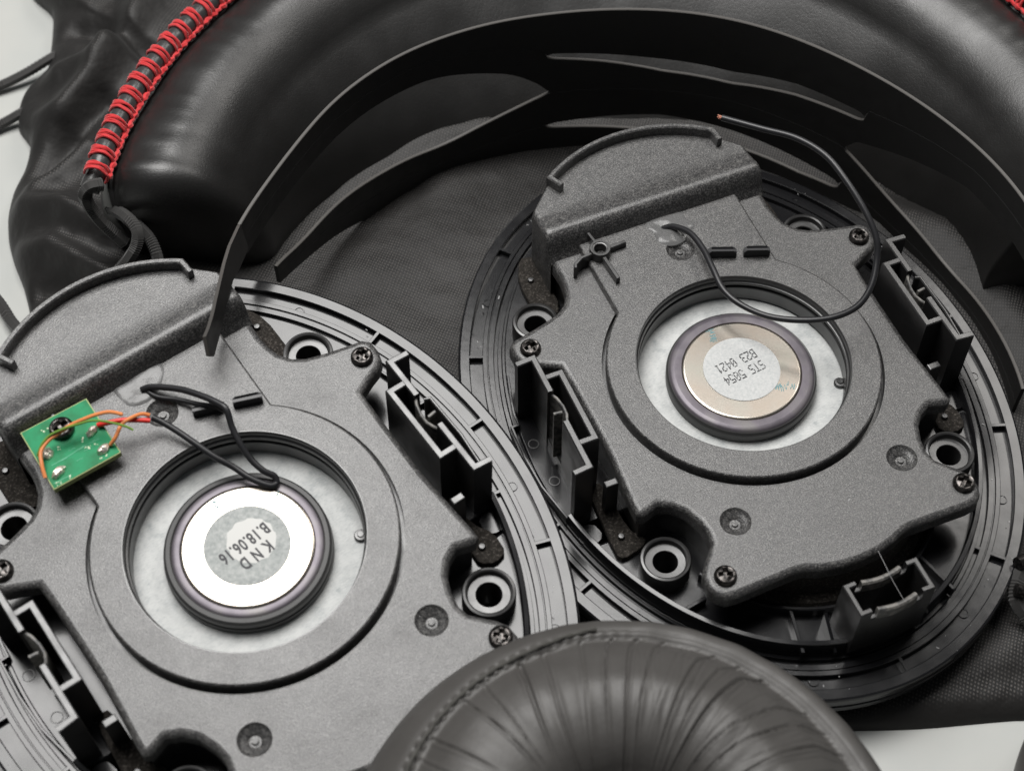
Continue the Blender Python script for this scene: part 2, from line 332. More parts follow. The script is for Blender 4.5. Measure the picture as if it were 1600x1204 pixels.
def make_cup(label, which):
    root = bpy.data.objects.new("ear_cup", None); COL.objects.link(root); root.empty_display_size = .01
    tag(root, label, "ear cup", "opened headphone ear cups")
    # ---- outer ring
    bm = bmesh.new()
    Z = -1.2
    prof = [(.45, -1.72), (.06, -1.72), (.0, -1.64), (.0, -1.50), (.035, -1.47), (.035, -1.44), (.0, -1.41), (.0, Z - .05), (.015, Z - .015), (.05, Z), (.22, Z), (.235, Z - .01), (.24, Z - .12),
            (.485, Z - .12), (.49, Z - .01), (.50, Z), (.575, Z), (.585, Z - .04), (.60, Z - .04), (.61, Z - .015), (.705, Z - .015), (.72, Z - .11), (.785, Z - .11), (.80, Z - .02),
            (.865, Z - .02), (.875, Z + .02), (.885, Z + .04), (.93, Z + .04), (.945, Z + .02), (.95, -1.12), (1.3, -1.12)]
    ell_ring(bm, prof)
    link("cup_ring", bm, 'gloss', root, ang=15)
    # raised inner wall round the lower half
    bm = bmesh.new(); a0 = ell_angle(-4.2, -1.25); a1 = ell_angle(4.2, -1.25)
    a0 += 2 * math.pi if a0 < 0 else 0; a1 += 2 * math.pi
    ell_ring(bm, [(.90, -1.2), (.895, -.86), (.91, -.83), (.98, -.82), (1.0, -.85), (1.005, -1.15)], 90, a0, a1, True)
    link("inner_wall", bm, 'gloss', root)
    # ribs across the channel
    rib = None
    for x, y, d0, d1 in ((-4.29, 2.82, .23, .5), (-2.8, 5.21, .23, .5), (4.44, -2.45, .23, .5), (2.91, -4.9, .23, .5), (.17, -6.08, .23, .5), (4.89, .13, .23, .5), (4.44, 2.74, .23, .5),
                         (-4.22, -2.45, .23, .5), (2.8, 5.21, .23, .5), (-4.89, .13, .23, .5), (-2.91, -4.9, .23, .5), (0, 6.3, .23, .5), (2.78, -4.62, .71, .81), (-2.78, -4.62, .71, .81), (4.45, -1.2, .71, .81), (-4.45, -1.2, .71, .81)):
        t = ell_angle(x, y); p, q = ell(t, d0), ell(t, d1)
        bm = bmesh.new(); wall(bm, [p - (q - p) * .02, q + (q - p) * .02], .07, Z - .13, Z + .001 if d0 < .5 else Z - .012, bev=.008)
        link("rib", bm, 'gloss', root, ang=30)
    for x, y in ((-3.59, 4.05), (-1.46, -5.75), (1.75, -5.6), (3.70, -3.85), (4.72, -1.25), (3.59, 4.05)):
        t = ell_angle(x, y); p = ell(t, .44)
        bm = bmesh.new(); lathe(bm, [(0, Z - .11), (.075, Z - .11), (.08, Z - .095), (.095, Z - .095), (.105, Z - .13)], p.x, p.y, 24)
        link("ejector_mark", bm, 'gloss', root, ang=20)
    # rear shell under the ring
    bm = bmesh.new(); ell_ring(bm, [(.5, -1.70), (.55, -1.9), (.8, -2.02), (1.4, -2.08), (2.6, -2.1), (5.2, -2.1)], 90)
    link("rear_shell", bm, 'satin', root)
    # ---- floor with screw holes
    posts = [(3.02, 2.90), (-3.02, 2.90), (2.95, -2.93), (-2.95, -2.93)]
    cav = [(3.88, -1.72), (-3.88, -1.72)]
    bm = bmesh.new()
    floor = [tuple(ell(2 * math.pi * i / 120, .97)) for i in range(120)]
    prism(bm, floor, -1.3, -1.1, holes=[circle(x, y, .235, 24) for x, y in posts] + [circle(x, y, .22, 24) for x, y in cav])
    for x, y in cav: lathe(bm, [(.22, -1.1), (.20, -1.18), (.12, -1.26), (0, -1.29)], x, y, 24)
    link("floor_pan", bm, 'gloss', root)
    # ---- screw posts
    for x, y in posts:
        bm = bmesh.new()
        lathe(bm, [(.47, -1.1), (.465, -.69), (.45, -.66), (.41, -.65), (.385, -.665), (.375, -.76), (.365, -.775), (.235, -.78), (.222, -.795), (.22, -1.7)], x, y, 40)
        link("screw_post", bm, 'satin', root)
    # ---- baffle plate
    dims = [(1.72, -3.02), (-1.68, -3.04)]
    bm = bmesh.new()
    prism(bm, OUTLINE, -.34, 0, holes=[circle(0, -.04, 2.675, 90)] + [circle(x, y, .285, 28) for x, y in dims], bev=.12, seg=4)
    link("baffle_plate", bm, 'plate', root, ang=50)
    # body below the plate
    body = offset(OUTLINE if area2(OUTLINE) > 0 else OUTLINE[::-1], .10)
    body = [(max(-3.14, min(3.14, x * (.86 if y > 1.2 and abs(x) > 2.7 else 1))), y) for x, y in body]
    body = [((x * .80, y * .965) if y < -3.3 else (x, y)) for x, y in body]
    bm = bmesh.new(); prism(bm, body, -1.12, -.2, holes=[circle(0, -.04, 2.12, 48)])
    link("driver_housing", bm, 'satin', root, ang=50)
    # ---- dimples
    bm = bmesh.new(); lathe(bm, [(.287, 0), (.27, -.025), (.2, -.075), (.11, -.10), (.10, -.12), (.06, -.12), (.05, -.08), (0, -.075)], 0, 0, 28)
    d0 = link("dimple", bm, 'plate', root, ang=60); d0.location = (dims[0][0], dims[0][1], 0)
    copy_part(d0, root, Matrix.Translation((dims[1][0], dims[1][1], 0)))
    copy_part(d0, root, Matrix.Translation((.08, 2.86, .16)))
    # ---- raised disc with neck
    a = math.asin(1.72 / 2.6)
    out = [(-1.74, 3.86)] + [(2.6 * math.sin(-a - (2 * math.pi - 2 * a) * i / 90), -.04 + 2.6 * math.cos(-a - (2 * math.pi - 2 * a) * i / 90)) for i in range(91)] + [(1.76, 3.86)]
    bm = bmesh.new(); prism(bm, out, -.3, .16, holes=[circle(0, -.04, 2.045, 72), circle(.08, 2.86, .285, 28)], bev=.04, seg=3)
    link("raised_panel", bm, 'plate', root, ang=50)
    bm = bmesh.new()
    lathe(bm, [(2.05, .161), (2.035, .16), (2.02, .13), (2.02, .03), (2.0, .01), (1.985, .005), (1.98, -.015), (1.98, -.05), (2.07, -.055), (2.07, -.12), (1.985, -.125), (1.97, -.14), (1.965, -.44), (2.0, -.46), (2.0, -.52)], 0, -.04, 96)
    link("opening_rim", bm, 'satin', root, ang=35)
    # ---- shelf with ridge
    bm = bmesh.new()
    XS = [-2.38, -2.36, -2.30] + [-2.2 + 4.4 * i / 30 for i in range(31)] + [2.30, 2.36, 2.38]
    yend = lambda x: min(2.72 + math.sqrt(max(0, 3.1 ** 2 - x * x)), 5.02 - (abs(x) - 1.98) * 1.0)
    prof = [(3.64, -.02), (3.70, .06), (3.75, .18), (3.80, .33), (3.85, .45), (3.91, .53), (3.99, .565), (4.08, .56), (4.20, .52), (4.40, .48)]
    cols = []
    for i, x in enumerate(XS):
        edge = min(1, (2.38 - abs(x)) / .10); drop = .09 * (1 - math.sqrt(max(0, 1 - (1 - edge) ** 2)))
        ye = yend(x); ys = prof + [(4.4 + (ye - .05 - 4.4) * k / 6, .47) for k in range(1, 7)] + [(ye - .015, .455), (ye, .42), (ye, -1.05)]
        cols.append([bm.verts.new((x, y, z - (drop if z > -.5 else 0))) for y, z in ys])
    for c0, c1 in zip(cols, cols[1:]):
        for k in range(len(c0) - 1): face(bm, (c0[k], c1[k], c1[k + 1], c0[k + 1]))
    for c, sx in ((cols[0], -1), (cols[-1], 1)):
        b = [bm.verts.new((v.co.x, v.co.y, -1.05)) for v in c]
        for k in range(len(c) - 1): face(bm, (c[k], c[k + 1], b[k + 1], b[k]))
    link("shelf", bm, 'plate', root, ang=50)
    arc = [(3.0 * math.sin(t), 2.75 + 3.0 * math.cos(t)) for t in [(-.618 + (.618 + .668) * i / 36) for i in range(37)]]
    bm = bmesh.new(); wall(bm, [(arc[0][0] + .14, arc[0][1] - .27)] + arc + [(arc[-1][0] + .02, arc[-1][1] - .30)], .115, .4, .70, bev=.025)
    link("curved_lip", bm, 'plate', root, ang=40)
    # ---- boss with arms
    bx, by = -1.45, 3.36
    bm = bmesh.new(); lathe(bm, [(.215, .1), (.21, .36), (.20, .375), (.155, .375), (.15, .36), (.125, .355), (.11, .33), (.11, -.05)], bx, by, 32)
    wall(bm, [(bx - .02, by + .18), (bx - .06, by + .46)], .06, .1, .36, bev=.01)
    wall(bm, [(bx + .2, by + .0), (bx + .56, by + .02)], .085, .1, .30, bev=.015)
    wall(bm, [(bx - .01, by - .2), (bx + .03, by - .80)], .085, .1, .33, bev=.015)
    wall(bm, [(bx - .19, by - .03), (bx - .42, by - .05), (bx - .60, by - .16), (bx - .63, by - .24)], .07, -.05, .33, bev=.015)
    link("screw_boss", bm, 'satin', root, ang=40)
    # ---- two cable-guide tabs
    for (x0, y0), (x1, y1) in (((.50, 2.50), (1.02, 2.29)), ((1.16, 2.25), (1.64, 2.06))):
        bm = bmesh.new(); wall(bm, [(x0, y0), (x0 + (x1 - x0) * .12, y0 + (y1 - y0) * .12), (x0 + (x1 - x0) * .88, y0 + (y1 - y0) * .88), (x1, y1)], .115, .1, .40, bev=.03)
        for v in bm.verts:
            if v.co.z > .3 and min((v.co.xy - Vector((x0, y0))).length, (v.co.xy - Vector((x1, y1))).length) < .075: v.co.z -= .07
        link("guide_tab", bm, 'cable', root, ang=40)
    # ---- clip brackets
    for s in (1, -1):
        T = lambda p: [(s * x, y) for x, y in p]
        zt = .52 if s > 0 else .66
        o = bpy.data.objects.new("clip_bracket", None); 
        bm = bmesh.new()
        wall(bm, T([(3.74, .72), (3.45, .72), (3.45, -.82), (3.74, -.82)]), .125, -1.1, zt)
        wall(bm, T([(4.14, 1.20), (3.79, 1.22), (3.79, .40)]), .125, -1.1, zt)
        wall(bm, T([(3.79, -.30), (3.79, -1.34), (4.10, -1.37)]), .125, -1.1, zt)
        wall(bm, T([(3.79, .42), (3.79, -.32)]), .09, -1.1, -.85)
        if s > 0: wall(bm, T([(3.90, .34), (4.0, .30), (4.02, -.6), (3.96, -1.25)]), .06, -1.1, zt - .18)
        clip = link("clip_bracket", bm, 'satin', root, ang=30)
        bm = bmesh.new(); wall(bm, T([(3.79, .44), (3.71, .3), (3.665, .1), (3.67, -.08), (3.73, -.22), (3.79, -.30)]), .055, -.9, zt - .10, bev=.015, z1b=zt - .2)
        wall(bm, T([(3.74, -.02), (3.9, -.0)]), .06, -.9, zt - .12, bev=.015)
        link("bent_tongue", bm, 'stress', clip, ang=40)
        bm = bmesh.new(); boxm(bm, s * 3.37, -1.42, -1.1, -.05, .24, .14, 0); link("locating_tab", bm, 'satin', root, ang=30)
        bm = bmesh.new(); wall(bm, T([(3.95, 2.1), (4.12, 1.5), (4.18, 1.25), (4.2, .95), (4.34, .95), (4.37, .2), (4.33, -.5), (4.16, -1.3)]), .05, -1.15, -.98, bev=.01)
        link("stepped_rim", bm, 'gloss', root, ang=40)
        for x, y in ((4.08, .5), (4.04, -.42)):
            bm = bmesh.new(); lathe(bm, [(.085, -1.1), (.09, -1.085), (.105, -1.085), (.11, -1.1)], s * x, y, 24); link("floor_mark", bm, 'satin', root)
        # foams
        bm = bmesh.new(); prism(bm, smooth_poly(T([(3.56, -.8), (3.24, -.85), (3.22, -1.98), (2.98, -2.25), (3.12, -2.40), (3.56, -2.50), (3.66, -2.35)] if s < 0 else [(3.52, -.8), (3.24, -.85), (3.22, -1.98), (3.20, -2.3), (3.45, -2.45), (3.72, -2.38), (3.76, -1.95), (3.55, -1.6)]), 1), -1.12, -.97, bev=.03, seg=2)
        fo = link("foam_strip", bm, 'foam', root)
        bm = bmesh.new(); lathe(bm, [(0, -.90), (.05, -.905), (.065, -.93), (.065, -1.0)], s * 3.42, -2.07, 16); link("locating_pin", bm, 'satin', root)
        bm = bmesh.new(); prism(bm, smooth_poly(T([(2.3, 4.7), (2.62, 4.75), (2.86, 4.2), (2.86, 3.3), (2.3, 3.1)]), 1), -1.12, -.97, bev=.03, seg=2)
        link("foam_strip", bm, 'foam', root)
        bm = bmesh.new(); lathe(bm, [(0, -.90), (.05, -.905), (.065, -.93), (.065, -1.0)], s * 2.62, 4.1, 16); link("locating_pin", bm, 'satin', root)
    # ---- bottom bracket
    for s in (1, -1):
        T = lambda p: [(s * x + .05, y) for x, y in p]
        bm = bmesh.new(); wall(bm, T([(.50, -5.06), (.68, -5.06), (.68, -5.61), (.50, -5.61)]), .10, -1.1, .30)
        wall(bm, T([(.50, -5.61), (.28, -5.63), (.0, -5.64)]), .10, -1.1, .02 )
        wall(bm, T([(.50, -5.06), (.28, -5.08), (.0, -5.09)]), .10, -1.1, .02 )
        link("bottom_bracket", bm, 'satin', root, ang=30)
    for y in (-5.07, -5.62):
        pts = [(-.38 + .05 + .76 * i / 12, y - .055 * math.sin(math.pi * i / 12)) for i in range(13)]
        bm = bmesh.new(); wall(bm, pts, .10, .0, .27, bev=.03); link("bracket_bar", bm, 'stress', root)
    bm = bmesh.new()
    wall(bm, [(.95, -4.95), (.98, -5.55)], .06, -1.1, -.3, bev=.01, z1b=-1.0); wall(bm, [(-.85, -5.02), (-.9, -5.6)], .06, -1.1, -.6, bev=.01, z1b=-1.0)
    link("gusset", bm, 'gloss', root, ang=30)
    bm = bmesh.new(); lathe(bm, [(2.66, -1.1), (2.66, -.88), (2.68, -.86), (2.72, -.86), (2.74, -.88), (2.74, -1.1)], 0, -2.2, 50, math.radians(205), math.radians(335))
    link("arc_wall", bm, 'gloss', root, ang=30)
    bm = bmesh.new(); lathe(bm, [(2.2, -.3), (2.38, -.34), (2.40, -.46), (2.36, -.5), (2.38, -.56), (2.40, -.84), (2.34, -.9), (2.56, -.95), (2.62, -1.1)], 0, -2.2, 50, math.radians(205), math.radians(335))
    link("foam_gasket", bm, 'foam', root)
    for p in (((-1.28, -4.62), (-1.46, -5.42)), ((1.40, -4.51), (1.62, -5.35)), ((-2.56, -3.80), (-2.95, -3.86)), ((2.56, -3.80), (2.95, -3.86))):
        bm = bmesh.new(); wall(bm, p, .07, -1.15, -.90, bev=.01); link("rib", bm, 'gloss', root, ang=30)
    # ---- lint fibre caught on the bracket
    if which == 'A':
        bm = bmesh.new(); tube(bm, [at(1372, 860, .35, MA), at(1385, 886, .5, MA), at(1394, 905, .45, MA), at(1413, 938, .32, MA)], .005, 5); link('lint_fibre', bm, 'lintm', root)
    # ---- dust
    bm = bmesh.new(); rnd = random.Random(3 if which == 'A' else 5)
    for k in range(150):
        if k < 90:
            x, y = rnd.uniform(-3.1, 3.1), rnd.uniform(-4.2, 3.3); r = math.hypot(x, y + .04)
            z = .163 if 2.1 < r < 2.5 else (.003 if r > 2.7 and (abs(x) > 1.8 or y < 2) else None)
            if z is None or (abs(x) > 2.1 and (y > 2.2 or y < -2.1)): continue
        else:
            p = ell(rnd.uniform(0, 6.28), rnd.choice((.05, .12, .2, .3, .38, .45, .65))); x, y = p; z = Z + .004
            if rnd.random() < .3: z = Z - .015
        s_ = rnd.uniform(.003, .008) * (1.6 if rnd.random() < .1 else 1); a = rnd.uniform(0, 3.14); el = rnd.choice((1, 1, 1, 3.5))
        q = [(-s_ * el, -s_), (s_ * el, -s_), (s_ * el, s_), (-s_ * el, s_)]
        face(bm, [bm.verts.new((x + u * math.cos(a) - w * math.sin(a), y + u * math.sin(a) + w * math.cos(a), z)) for u, w in q])
    du = link("dust", bm, 'lintm', root, smooth=False); du['kind'] = 'stuff'
    # ---- screws
    bm = bmesh.new()
    R = .20; cr = [(.045, .13), (-.045, .13), (-.045, .045), (-.13, .045), (-.13, -.045), (-.045, -.045), (-.045, -.13), (.045, -.13), (.045, -.045), (.13, -.045), (.13, .045), (.045, .045)]
    cr = cr[::-1] if area2(cr) < 0 else cr
    zf = lambda r: .12 - .055 * (r / R) ** 2
    rings = [[(rr * math.cos(2 * math.pi * (i + .5) / 36), rr * math.sin(2 * math.pi * (i + .5) / 36)) for i in range(36)] for rr in (.145,)]
    loops = [[Vector((*p, 0)) for p in rings[0]], [Vector((*p, 0)) for p in cr[::-1]]]
    flat = [v for l in loops for v in l]; vs = [bm.verts.new((v.x, v.y, zf(v.length))) for v in flat]
    for t in tessellate_polygon(loops): face(bm, [vs[i] for i in t])
    hv = vs[36:]; hb = [bm.verts.new((v.co.x * .6, v.co.y * .6, .015)) for v in hv]
    for i in range(12): face(bm, (hv[i], hv[(i + 1) % 12], hb[(i + 1) % 12], hb[i]))
    for t in tessellate_polygon([[v.co.copy() for v in hb]]): face(bm, [hb[i] for i in t])
    prev = vs[:36]
    for r, z in ((.165, .10), (.185, .085), (.198, .06), (.205, .02), (.20, -.06)):
        cur = [bm.verts.new((r * math.cos(2 * math.pi * (i + .5) / 36), r * math.sin(2 * math.pi * (i + .5) / 36), z)) for i in range(36)]
        for i in range(36): face(bm, (prev[i], prev[(i + 1) % 36], cur[(i + 1) % 36], cur[i]))
        prev = cur
    sc = link("screw", bm, 'screw', root, ang=35)
    spots = [(3.58, 1.86), (-3.57, 1.86), (2.46, -3.93), (-2.35, -3.96)]
    sc.matrix_basis = Matrix.Translation((*spots[0], 0)) @ Matrix.Rotation(.35, 4, 'Z')
    for i, p in enumerate(spots[1:]): copy_part(sc, root, Matrix.Translation((*p, 0)) @ Matrix.Rotation(.2 + i * .5, 4, 'Z'))
    # ---- driver
    bm = bmesh.new(); lathe(bm, [(0, -.5), (2.1, -.5)], 0, -.04, 72); link("felt_ring", bm, 'felt', root)
    bm = bmesh.new(); lathe(bm, [(0, -.40), (.05, -.40), (.06, -.425), (.10, -.43), (.115, -.45), (.115, -.5)], 1.72, -.86, 24); link("rivet", bm, 'satin', root, ang=25)
    dr = []
    bm = bmesh.new()
    if which == 'A': lathe(bm, [(1.43, -.5), (1.44, -.30), (1.42, -.24), (1.40, -.22), (1.385, -.225)], 0, -.04, 96)
    else: lathe(bm, [(1.44, -.5), (1.44, -.36), (1.41, -.345), (1.41, -.33), (1.43, -.31), (1.42, -.22), (1.38, -.18), (1.31, -.17), (1.29, -.185), (1.28, -.205)], 0, -.04, 96)
    case = link("magnet_case", bm, 'case', root, ang=30)
    bm = bmesh.new()
    if which == 'A': lathe(bm, [(1.39, -.232), (1.375, -.20), (1.34, -.18), (1.28, -.170), (1.20, -.168), (1.15, -.172), (1.14, -.19)], 0, -.04, 96)
    else: lathe(bm, [(1.29, -.21), (1.275, -.19), (1.25, -.18), (1.20, -.175), (1.15, -.175), (1.14, -.19)], 0, -.04, 96)
    link("magnet_rim", bm, 'rim', case, ang=50)
    bm = bmesh.new(); lathe(bm, [(1.145, -.19), (1.14, -.172), (1.12, -.158), (1.09, -.153), (0, -.153)], 0, -.04, 96)
    zp = link("magnet_plate", bm, 'zinc', root, ang=50)
    bm = bmesh.new(); lathe(bm, [(0, -.140), (.725, -.140), (.735, -.143), (.735, -.153)], 0, -.03, 72)
    st = link("sticker", bm, 'sticker' if which == 'A' else 'sticker2', root, ang=30)
    if which == 'B':
        bm = bmesh.new(); lathe(bm, [(0, -.1385), (.40, -.1385), (.42, -.1398)], .10, .0, 40)
        for v in bm.verts: v.co.x += .02 * math.sin(v.co.y * 30); v.co.y += .02 * math.sin(v.co.x * 27)
        link("worn_patch", bm, 'sticker3', st)
    return root, st, zp
cupA, stA, zpA = make_cup("upper right opened ear cup with a loose black cable curling above its plate", 'A')
cupB, stB, zpB = make_cup("left-hand opened ear cup with a green circuit board and coloured wires on its plate", 'B')
cupA.matrix_basis = MA; cupB.matrix_basis = MB
# ------------------------------------------------------------------ printing on the stickers
G = {'S': "01111 10000 10000 01110 00001 00001 11110", 'T': "11111 00100 00100 00100 00100 00100 00100", '5': "11111 10000 11110 00001 00001 10001 01110",
     '0': "01110 10001 10011 10101 11001 10001 01110", '4': "00010 00110 01010 10010 11111 00010 00010", 'B': "11110 10001 10001 11110 10001 10001 11110",
     '2': "01110 10001 00001 00110 01000 10000 11111", '3': "11110 00001 00001 01110 00001 00001 11110", '1': "00100 01100 00100 00100 00100 00100 01110", ' ': "0"}
def dot_text(rows, parent, rot, centre, z, dx, dy, r, gap):
    bm = bmesh.new(); c, s = math.cos(rot), math.sin(rot)
    for txt, oy, ox in rows:
        w = len(txt) * 6 * dx
        for ci, ch in enumerate(txt):
            for ri, row in enumerate(G[ch].split()):
                for k, b in enumerate(row):
                    if b != '1': continue
                    x = ox - w / 2 + (ci * 6 + k) * dx + random.uniform(-.1, .1) * dx; y = oy - ri * dy
                    X, Y = centre[0] + x * c - y * s, centre[1] + x * s + y * c; rr = r * random.uniform(.75, 1.15)
                    face(bm, [bm.verts.new((X + rr * math.cos(a), Y + rr * math.sin(a), z)) for a in (0, 1.05, 2.09, 3.14, 4.19, 5.24)])
    return link("printed_text", bm, 'ink', parent, smooth=False)
dot_text([("STS 5054", .26, 0), ("B23 0421", -.04, 0)], stA, math.radians(186), (-.03, .03), -.1375, .0185, .031, .0150, 1)
def font_text(txt, size, x, y, rot, z, parent, cx=1.0):
    cu = bpy.data.curves.new("t", 'FONT'); cu.body = txt; cu.size = size; cu.align_x = 'CENTER'; cu.align_y = 'CENTER'; cu.space_character = cx; cu.offset = .009
    o = bpy.data.objects.new("t", cu); COL.objects.link(o); bpy.context.view_layer.update()
    me = bpy.data.meshes.new_from_object(o.evaluated_get(bpy.context.evaluated_depsgraph_get())); bpy.data.objects.remove(o)
    me.name = "printed_text"; me.transform(Matrix.Translation((x, y, z)) @ Matrix.Rotation(rot, 4, 'Z') @ Matrix.Diagonal((.72, 1.1, 1, 1))); me.materials.clear(); me.materials.append(M['ink'])
    q = bpy.data.objects.new("printed_text", me); COL.objects.link(q); q.parent = parent; return q
font_text("B.18.06.16", .285, -.02, .03, math.radians(186), -.1365, stB, 1.12)
font_text("K N D", .285, .03, -.27, math.radians(186), -.1365, stB, 1.15)
def marker(parent, p0, p1, w, z):
    bm = bmesh.new(); d = (Vector(p1) - Vector(p0)); n = Vector((-d.y, d.x)).normalized()
    for k in range(30):
        t = random.random(); u = random.gauss(0, .32) * w
        c = Vector(p0) + d * t + n * u; l = w * random.uniform(.25, .55); a = random.uniform(-.3, .3)
        l *= .8; q = [(-l, -.007), (l, -.007), (l, .007), (-l, .007)]
        face(bm, [bm.verts.new((c.x + n.x * x - n.y * y, c.y + n.y * x + n.x * y, z + k * 1e-5)) for x, y in q])
    link("marker_stroke", bm, 'teal', parent, smooth=False)
marker(zpA, (-.13, 1.06), (-.19, .74), .10, -.1515); marker(zpA, (.42, -.62), (.74, -.80), .10, -.1515)
marker(zpB, (.93, .55), (.80, .22), .06, -.1515); marker(zpB, (-.05, 1.02), (.0, .76), .08, -.1515)
# ------------------------------------------------------------------ cup A cable and glue
def glue(parent, pts, F, z, h, seed):
    P = [at(x, y, z, F).xy for x, y in pts]; c = sum(P, Vector((0, 0))) / len(P); bm = bmesh.new(); rings = []
    P = [Vector((p.x, p.y)) for p in catmull([(p.x, p.y, 0) for p in P], 5, True)]
    for k in range(9):
        u = k / 8; rings.append([bm.verts.new((*(c + (p - c) * u), z + h * math.sqrt(max(0, 1 - u ** 4)) * (.7 + .6 * noise.noise(Vector((c + (p - c) * u)).to_3d() * 3 + Vector((seed, 0, 0)))))) for p in P])
    for a, b in zip(rings, rings[1:]):
        for i in range(len(P)): face(bm, (a[i], a[(i + 1) % len(P)], b[(i + 1) % len(P)], b[i]))
    return link("glue_blob", bm, 'glue', parent)
glue(cupA, [(1008, 346), (1035, 338), (1062, 330), (1075, 343), (1088, 352), (1078, 364), (1070, 376), (1050, 384), (1028, 380), (1020, 365), (1010, 358)], MA, .15, .07, 3)
def PF(F, *pts): return [at(x, y, z, F) for x, y, z in pts]
bm = bmesh.new()
tube(bm, PF(MA, (1034, 358, .12), (1052, 354, .25), (1078, 364, .38), (1098, 388, .45), (1113, 418, .50), (1130, 452, .5), (1158, 476, .5), (1200, 494, .55), (1250, 500, .65),
            (1300, 496, .85), (1340, 478, 1.1), (1362, 445, 1.35), (1370, 405, 1.6), (1369, 372, 1.85), (1352, 330, 2.1), (1322, 282, 2.3), (1290, 243, 2.4), (1245, 216, 2.4), (1190, 201, 2.35), (1128, 184, 2.3)), .062, 12, 8)
cab = link("cable", bm, 'cable', cupA)
e = PF(MA, (1131, 185, 2.3), (1122, 182.5, 2.31)); bm = bmesh.new()
for k in range(7):
    a = k * .9; off = Vector((0, math.cos(a), math.sin(a))) * (.03 if k else 0); tube(bm, [e[0] + off, e[1] + off * 1.2], .012, 6, raw=True)
link("copper_strands", bm, 'copper', cab)
# ------------------------------------------------------------------ cup B circuit board, wires, glue
glue(cupB, [(172, 600), (195, 575), (225, 556), (250, 560), (259, 580), (252, 605), (235, 628), (205, 637), (185, 625)], MB, .15, .06, 9)
pc = [at(x, y, .5, MB).xy for x, y in ((31.5, 676), (134.8, 622), (189, 706), (84, 764.6))]
pc = [Vector((p.x, p.y)) for p in pc]; pcc = sum(pc, Vector((0, 0))) / 4
bm = bmesh.new(); prism(bm, [tuple(p) for p in pc], .37, .495, bev=0, cap_bottom=True); board = link("circuit_board", bm, 'pcbedge', cupB, ang=20)
bm = bmesh.new(); prism(bm, [tuple(pcc + (p - pcc) * .975) for p in pc], .495, .502); link("solder_mask", bm, 'pcb', board, ang=20)
def pb(cx, cy, z=.51): return at(cx / 5.714, 580 + cy / 5.714, z, MB)
bm = bmesh.new()
for pts in ([(460, 840), (620, 750), (740, 670), (890, 600)], [(700, 700), (800, 640)], [(480, 1000), (640, 920)]):
    wall(bm, [tuple(pb(x, y).xy) for x, y in pts], .02, .5, .508, bev=.004)
for k in range(9):
    x0 = 260 + k * 70; wall(bm, [tuple(pb(x0, 980 - k * 30 - 60 * (k % 3)).xy), tuple(pb(x0 + 60, 950 - k * 30 - 60 * (k % 3)).xy)], .014, .5, .507, bev=.003) if 480 < x0 < 900 else None
link("trace", bm, 'pcbtrace', board)
for x, y, sx, sy, a in ((820, 540, .20, .12, 1.0), (925, 700, .21, .14, .8), (525, 905, .24, .13, .95), (425, 735, .17, .19, .3)):
    bm = bmesh.new(); p = pb(x, y, .5); bmesh.ops.create_icosphere(bm, subdivisions=3, radius=1)
    for v in bm.verts:
        n_ = 1 + .25 * noise.noise(v.co * 2.2 + Vector((x, 0, 0))); q = Vector((v.co.x * sx * .62 * n_, v.co.y * sy * .62 * n_, max(v.co.z, -.2) * .10 * n_))
        ca, sa = math.cos(a - .6), math.sin(a - .6); v.co = Vector((p.x + q.x * ca - q.y * sa, p.y + q.x * sa + q.y * ca, p.z + q.z))
    link("solder_joint", bm, 'solder', board)
bm = bmesh.new()
for k in range(34):
    x, y = random.choice(((380, 535), (715, 600), (545, 690), (820, 645), (645, 855), (780, 680), (900, 770), (960, 740), (600, 940), (520, 1000), (760, 860), (780, 430)))
    p = pb(x + random.gauss(0, 22), y + random.gauss(0, 10), .503); r = random.uniform(.008, .022)
    lathe(bm, [(0, .503 + r * .5), (r * .7, .503 + r * .35), (r, .502)], p.x, p.y, 8)
fx = link("flux_residue", bm, 'flux', board); fx['kind'] = 'stuff'
scb = [o for o in cupB.children if o.name.startswith("screw") and not o.name.startswith("screw_")][0]
c = scb.copy(); COL.objects.link(c); c.parent = board; c.name = "screw"
p = pb(555, 520, .5); c.matrix_basis = Matrix.Translation((p.x, p.y, .52)) @ Matrix.Rotation(.2, 4, 'Z') @ Matrix.Scale(1.05, 4)
def q4(pts, z): return [at(x / 2.857, 390 + y / 2.857, zz, MB) for (x, y), zz in zip(pts, z)]
bm = bmesh.new()
tube(bm, q4([(632, 625), (680, 612), (800, 622), (900, 652), (975, 685), (1012, 715), (1035, 790), (1075, 870), (1120, 935), (1175, 985), (1225, 1010), (1236, 1040)],
            [.2, .28, .42, .55, .62, .62, .45, .3, .15, .05, -.05, -.12]), .058, 10)
tube(bm, q4([(1236, 1040), (1205, 1052), (1120, 1020), (1040, 968), (960, 925), (880, 870), (800, 815), (730, 772), (680, 748)],
            [-.12, -.08, .0, .08, .2, .3, .38, .45, .5]), .058, 10)
tube(bm, q4([(640, 618), (700, 655), (790, 668), (880, 688), (960, 700), (1010, 722)], [.18, .2, .25, .32, .42, .56]), .045, 10)
link("cable", bm, 'cable', cupB)
def q5(pts): return [at(x / 5.714, 580 + y / 5.714, z, MB) for x, y, z in pts]
bm = bmesh.new(); tube(bm, q5([(1340, 440, .52), (1240, 435, .56), (1100, 435, .6), (980, 455, .6), (870, 480, .55)]), .045, 10); link("red_wire", bm, 'red', cupB)
bm = bmesh.new(); tube(bm, q5([(1335, 390, .55), (1260, 380, .62), (1160, 420, .7), (1085, 475, .72), (1030, 590, .66), (985, 655, .55)]), .034, 8)
